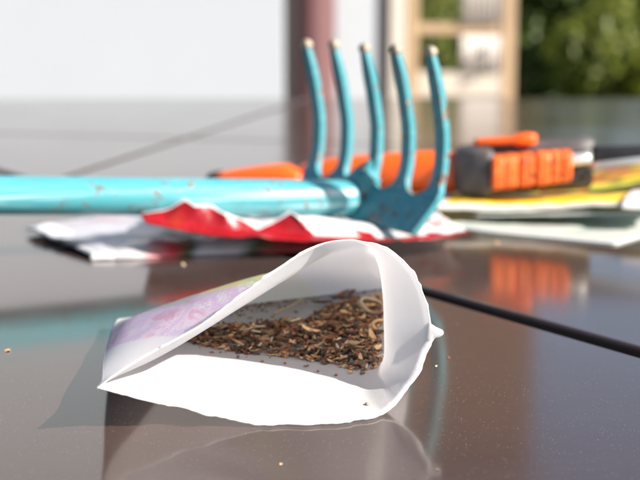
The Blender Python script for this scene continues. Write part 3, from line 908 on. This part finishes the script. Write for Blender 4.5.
# neck: flattened strap from the tube end into the plate
bm = bmesh.new()
nk = [h0 + dv * .016 + Vector((.002, .008, .001)), h0 + dv * .006 + Vector((.002, .006, .004)), FP(.002, .033, .003), FP(.001, .0285, .002), FP(0, .022, .001)]
nk = resample(nk, 14)
add_tube(bm, nk, [.0062, .0064, .0066, .0068, .0068, .0068, .0066, .0064, .0062, .006, .0058, .0055, .005, .004], 18)
link('neck', bm, M['teal_fork'], fork)

# ------------------------------------------------------------------ orange and black pruner
pr = thing('pruner', pt(480, 190, .68), 'orange and black hand pruner lying on seed packets behind the teal fork', 'pruner')
def body(name, stations, mat, parent, n=20, sq=2.6, dep=.007):
    """stations: x, ytop, ybottom, Y, depth half"""
    bm = bmesh.new(); rings = []
    for x, yt, yb, Y, d in stations:
        a, b = pt(x, yt, Y), pt(x, yb, Y); c = (a + b) / 2; hz = (a.z - b.z) / 2
        ring = []
        for k in range(n):
            t = 2 * math.pi * k / n; ct, st = math.cos(t), math.sin(t)
            e = 2 / sq
            ring.append(c + Vector((0, 1, 0)) * (abs(ct) ** e * math.copysign(1, ct) * d) + Vector((0, 0, 1)) * (abs(st) ** e * math.copysign(1, st) * hz))
        rings.append(ring)
    add_loft(bm, rings); return link(name, bm, mat, parent)
body('front_handle', [(214,174,177,.72,.002),(222,172,182,.72,.005),(240,168.5,188,.718,.007),(262,165.5,190,.715,.008),(280,163.5,191,.713,.0085),(290,164.5,191,.712,.0085),(296,168,191,.711,.008),(301,171,191,.71,.0075)], M['orange'], pr)
body('handle_shade_strip', [(216,180,186,.715,.003),(240,181,190,.712,.007),(262,180.5,192,.708,.008),(285,180,193,.706,.008),(300,180.5,193,.704,.007)], M['black'], pr)  # black strip added as the shade on the handle's lower half
body('handle_end', [(206,176,178,.722,.001),(210,172.5,180,.722,.0025),(219,170.5,183,.7225,.005),(228,172,187,.724,.006),(250,172,191,.723,.006)], M['black'], pr)
body('rear_handle', [(294,168,190,.716,.006),(308,162.5,192,.714,.008),(325,159,193,.71,.009),(350,156,193,.706,.0095),(380,153.5,193,.70,.0095),(410,151.5,193,.695,.0095),(440,150,193,.69,.0095),(452,151,193,.688,.009),(459,155,191,.687,.007),(463,162,185,.686,.004)], M['orange'], pr)
body('pivot_block', [(452,158,180,.682,.004),(456,150,190,.68,.007),(462,147,195,.678,.009),(472,146,197,.676,.011),(482,147,196,.674,.0115),(489,148,195,.672,.0105),(492,150,193,.672,.008)], M['blackworn'], pr, sq=4.5)
body('spine', [(456,149,158,.688,.006),(464,145,160,.687,.008),(500,142.5,162,.684,.009),(530,142,164,.682,.009),(545,139.5,165,.68,.009),(575,137.5,170,.677,.009),(589,136.5,176,.676,.008),(592,139,174,.676,.006)], M['blackworn'], pr, sq=3.5)
body('rear_plate', [(488,152,193,.681,.006),(520,151,192,.678,.007),(572,150,190,.673,.007),(588,146,188,.672,.006),(592,150,184,.672,.004)], M['black'], pr, sq=4)
# ribbed orange grip: two pads with grooves
for a, b, ta, tb, ba, bb, gv in ((491, 532.5, 156, 152, 189.5, 185.5, ((503, 1.3, .5), (517, 2.0, 1.0), (525, 1.0, .35))),
                                 (534.5, 570, 152, 149.5, 185.5, 180.5, ((549, 1.4, .6), (558.5, 1.6, .9), (564, .9, .4)))):
    st = []; N = 60
    for k in range(N + 1):
        t = k / N; x = a + (b - a) * t
        e = min(t, 1 - t) * (b - a)
        rd = 1 - max(0, (2 - e) / 2) ** 2 * .18
        g_ = sum(dp * math.exp(-((x - gx) / gw) ** 2) for gx, gw, dp in gv)
        top = ta + (tb - ta) * t; bot = ba + (bb - ba) * t
        c = (top + bot) / 2; hh = (bot - top) / 2 * rd * (1 - .05 * g_)
        st.append((x, c - hh, c + hh, .6645 - (x - 491) * .00004, .0080 * rd * (1 - .22 * g_)))
    body('grip_pad', st, M['orange_worn'], pr, sq=4.5)
body('lock_lever', [(474,139.5,145,.676,.002),(478,138.5,146,.676,.003),(500,137,144.5,.674,.0035),(513,136,144,.673,.0035),(516,133.5,146,.673,.004),(530,132.5,145.5,.672,.004),(536,134,144,.672,.003)], M['orange'], pr, sq=3.5)
body('bolt', [(568,155,166,.664,.003),(572,154,166,.664,.0032),(586,153,164,.663,.0032),(591,154.5,162.5,.663,.002)], M['steel'], pr)
body('blade', [(586,145,163,.672,.003),(600,146,164,.668,.0035),(640,145,160,.664,.003),(700,144,158,.658,.0025),(760,146,150,.652,.001)], M['black'], pr, sq=3.5)
body('counter_blade', [(588,164,168,.666,.0012),(600,162,166,.662,.0018),(640,157,163,.658,.0018),(700,153,159,.652,.0015),(750,150,152,.648,.0008)], M['steel'], pr, sq=3)

# ------------------------------------------------------------------ background: house corner, column, glazed screen
plaster = NT('white_plaster'); v = plaster.coord('Object')
plaster.base(plaster.mix(plaster.noise(v, 4, 5), (.44, .46, .485), (.475, .50, .525)), .8); plaster.bump(plaster.noise(v, 160, 4), .25, .004)
def slab(name, a, b, thick, z0, z1, mat, parent=None):
    a, b = Vector(a), Vector(b); d = (b - a); c = (a + b) / 2; ang = math.atan2(d.y, d.x)
    nn = Vector((-d.y, d.x)).normalized()
    bm = bmesh.new(); add_box(bm, (c.x + nn.x * thick / 2, c.y + nn.y * thick / 2, (z0 + z1) / 2), (d.length, thick, z1 - z0), Matrix.Rotation(ang, 3, 'Z'))
    return link(name, bm, mat, parent, smooth=False)
wl = slab('house_wall', (-3.4, 3.90), (-.101, 3.66), .10, 0, 2.75, plaster.m)
tag(wl, 'bright white plastered house wall behind the table on the left', 'wall')
wl = slab('house_wall', (-.101, 4.0), (.174, 4.0), .25, 0, 2.75, plaster.m)
tag(wl, 'narrow strip of white plastered wall between the maroon column and the batten', 'wall')
cxp = -.017
bm = bmesh.new()
add_tube(bm, [(cxp, 3.86, z) for z in (.12, .5, 1, 2, 2.75)], .0605, 40)
maroon = NT('maroon_paint'); v = maroon.coord('Object'); maroon.base(maroon.mix(maroon.noise(v, 20, 4), (.115, .052, .052), (.155, .068, .070)), .5)
col = thing('porch_column', (cxp, 3.86, 0), 'round maroon painted porch column in front of the white wall', 'column')
link('shaft', bm, maroon.m, col)
bm = bmesh.new(); add_tube(bm, [(cxp, 3.86, 0), (cxp, 3.86, .10), (cxp, 3.86, .12)], [.08, .08, .065], 40); link('base', bm, plain('column_base_stone', (.35, .33, .30), .7), col)
bm = bmesh.new(); add_tube(bm, [(-.083, 3.70, 0), (-.083, 3.70, 1.2), (-.083, 3.70, 2.7)], .018, 16)  # dark upright added to stand in for shade on the column's left
tag(link('column_shade_strip', bm, plain('dark_shade_tone', (.035, .026, .027), .5)), 'narrow dark strip added as shade along the left side of the maroon column', 'shade_strip')
bm = bmesh.new(); add_box(bm, (.188, 4.02, 1.35), (.028, .05, 2.7))
tag(link('grey_batten', bm, plain('grey_brown_wood', (.24, .21, .19), .7), smooth=False), 'narrow grey brown batten at the right end of the white wall', 'batten')
bm = bmesh.new(); add_box(bm, (.228, 4.0, 1.0), (.045, .05, 2.0))
bevel(tag(link('cream_post', bm, plain('cream_paint', (.58, .53, .45), .6, .06, 20), smooth=False), 'cream painted post between the batten and the wooden door', 'post'), .004)
wood = plain('tan_wood', (.44, .30, .18), .5, .18, 12); cream = plain('pale_painted_wood', (.54, .47, .39), .55, .08, 12)
dr = thing('glazed_door', (.42, 4.1, 0), 'low wood framed glazed door standing beside the house, white cloth on its panes', 'door')
Xa, Xb, Yd = .262, .592, 4.1
def dbox(name, x0, x1, z0, z1, mat, d=.04, y=Yd, par=None):
    bm = bmesh.new(); add_box(bm, ((x0 + x1) / 2, y, (z0 + z1) / 2), (x1 - x0, d, z1 - z0)); return bevel(link(name, bm, mat, par or dr, smooth=False), .003)
dbox('stile', Xa, Xa + .034, 0.01, 1.25, wood); dbox('stile', Xb - .040, Xb, 0.01, 1.25, wood)
xi0, xi1 = Xa + .036, Xb - .042
dbox('top_rail', xi0, xi1, 1.19, 1.25, wood)
dbox('bottom_rail', xi0, xi1, .54, .614, cream); dbox('lower_panel', xi0, xi1, .01, .537, cream, .02)
for z in (.745, 1.03): dbox('glazing_bar', xi0, xi1, z - .016, z + .016, wood, .03)
gl = NT('pane_glass'); gl.base((.9, .95, .93), .02)
tr = gl.new('ShaderNodeBsdfTransparent'); mx = gl.new('ShaderNodeMixShader'); gs = gl.new('ShaderNodeBsdfGlossy'); gs.inputs['Roughness'].default_value = .02
fr_ = gl.new('ShaderNodeFresnel'); gl.link(fr_.outputs[0], mx.inputs[0]); gl.link(tr.outputs[0], mx.inputs[1]); gl.link(gs.outputs[0], mx.inputs[2]); gl.link(mx.outputs[0], gl.out.inputs[0])
dbox('glass', xi0, xi1, .616, 1.188, gl.m, .005)
curt = plain('white_curtain', (.56, .50, .45), .8, .04, 10)
for z0, z1 in ((.617, .727), (.763, 1.012), (1.048, 1.186)):   # white cloth panels in the right half of each pane
    bm = bmesh.new(); rings = []
    for k in range(41):
        x = .428 + (.546 - .428) * k / 40; y = Yd - .026 + .002 * math.sin(k * 1.1)
        rings.append([Vector((x, y, z0)), Vector((x, y, z1)), Vector((x, y + .002, z1)), Vector((x, y + .002, z0))])
    add_loft(bm, rings); link('curtain', bm, curt, dr)
bm = bmesh.new(); add_tube(bm, [(.494, Yd - .03, .62), (.494, Yd - .055, .625), (.494, Yd - .055, .68), (.494, Yd - .03, .685)], .008, 12)
link('handle', bm, M['black'], dr)

# timber house far behind the hedge: only its reflection shows
bh = thing('timber_barn', (.2, 13, 0), 'tall dark brown timber barn beyond the hedge, seen mirrored in the table', 'barn')
brn = plain('dark_timber', (.125, .072, .048), .7, .25, 3)
slab('wall', (-1.9, 13), (2.15, 13), 3.0, 0, 5.4, brn, bh)
bm = bmesh.new(); add_loft(bm, [[(-2.1, 12.8, 5.4), (2.35, 12.8, 5.4), (2.35, 14.5, 6.4), (-2.1, 14.5, 6.4)], [(-2.1, 12.8, 5.5), (2.35, 12.8, 5.5), (2.35, 14.5, 6.5), (-2.1, 14.5, 6.5)]])
link('roof', bm, plain('roof_tiles', (.09, .05, .04), .7), bh, smooth=False)

# ------------------------------------------------------------------ hedge bushes
def leafmat(name, a, b):
    m = NT(name); v = m.coord('Object'); c = m.mix(m.mask(m.noise(v, 7, 3), .3, .7), a, b)
    m.base(c, .45, .4); m.paper(c, .35, c); return m.m
LM = [leafmat('yellow_green_leaves', (.12, .15, .02), (.20, .22, .03)), leafmat('mid_green_leaves', (.045, .085, .016), (.10, .14, .025)), leafmat('dark_green_leaves', (.025, .055, .015), (.06, .10, .02))]
bark = plain('bark', (.10, .07, .05), .9, .3, 20)
def bush(cx, cy, rx, ry, h, mi, nleaf, label, seed, h0=.15, size=.045):
    r = random.Random(seed)
    root = thing('garden_bush', (cx, cy, 0), label, 'bush')
    bm = bmesh.new()
    clumps = []
    for _ in range(26):
        a = r.uniform(0, 6.28); q = math.sqrt(r.random())
        clumps.append((Vector((cx + rx * q * math.cos(a) * .8, cy + ry * q * math.sin(a) * .8, h0 + (h - h0) * r.uniform(.1, .92))), r.uniform(.14, .30) * min(1.2, h / 1.3)))
    for i in range(nleaf):
        c, rad = r.choice(clumps)
        d = Vector((r.gauss(0, 1), r.gauss(0, 1), r.gauss(0, 1))).normalized()
        p = c + d * rad * r.uniform(.65, 1.12)
        if p.z < .03: continue
        nn = (d + Vector((r.uniform(-.7, .7), r.uniform(-.7, .7), r.uniform(-.3, .9)))).normalized()
        a = nn.orthogonal().normalized(); b = nn.cross(a); t = r.uniform(0, 6.28)
        a, b = a * math.cos(t) + b * math.sin(t), b * math.cos(t) - a * math.sin(t)
        s = size * r.uniform(.6, 1.2)
        vs = [bm.verts.new(p - a * s), bm.verts.new(p + b * s * .45 + nn * s * .1), bm.verts.new(p + a * s), bm.verts.new(p - b * s * .45 + nn * s * .1)]
        bm.faces.new(vs)
    link('foliage', bm, LM[mi], root, smooth=False, recalc=False)
    bm = bmesh.new()
    for _ in range(6):
        a = r.uniform(0, 6.28)
        add_tube(bm, [(cx, cy, 0), (cx + rx * .25 * math.cos(a), cy + ry * .25 * math.sin(a), h * .4), (cx + rx * .6 * math.cos(a), cy + ry * .6 * math.sin(a), h * .85)], [.03, .02, .006], 7)
    link('stems', bm, bark, root)
bush(.45, 8.0, .55, .45, 1.35, 0, 5200, 'light green bush seen through the glass of the door', 1)
bush(1.28, 8.0, .42, .40, 1.45, 1, 5200, 'mid green bush directly right of the wooden door', 2)
bush(1.62, 7.4, .36, .32, .80, 0, 4600, 'low bright yellow green bush in the middle of the hedge', 3)
bush(1.75, 8.8, .60, .40, 1.70, 2, 3200, 'dark sparse bush behind the bright yellow green one', 4)
bush(2.25, 7.9, .40, .42, 1.30, 1, 5200, 'dense green bush at the right edge of the photo', 5)
bush(1.50, 9.6, 1.2, .30, 1.25, 2, 4200, 'broad dark bush row farthest back in the hedge', 6)
bush(.95, 8.9, .45, .35, 1.35, 2, 4200, 'dark bush behind the right edge of the wooden door', 9)
bush(2.9, 8.3, .5, .42, 1.4, 2, 3500, 'dark green bush just beyond the right edge of the photo', 7)
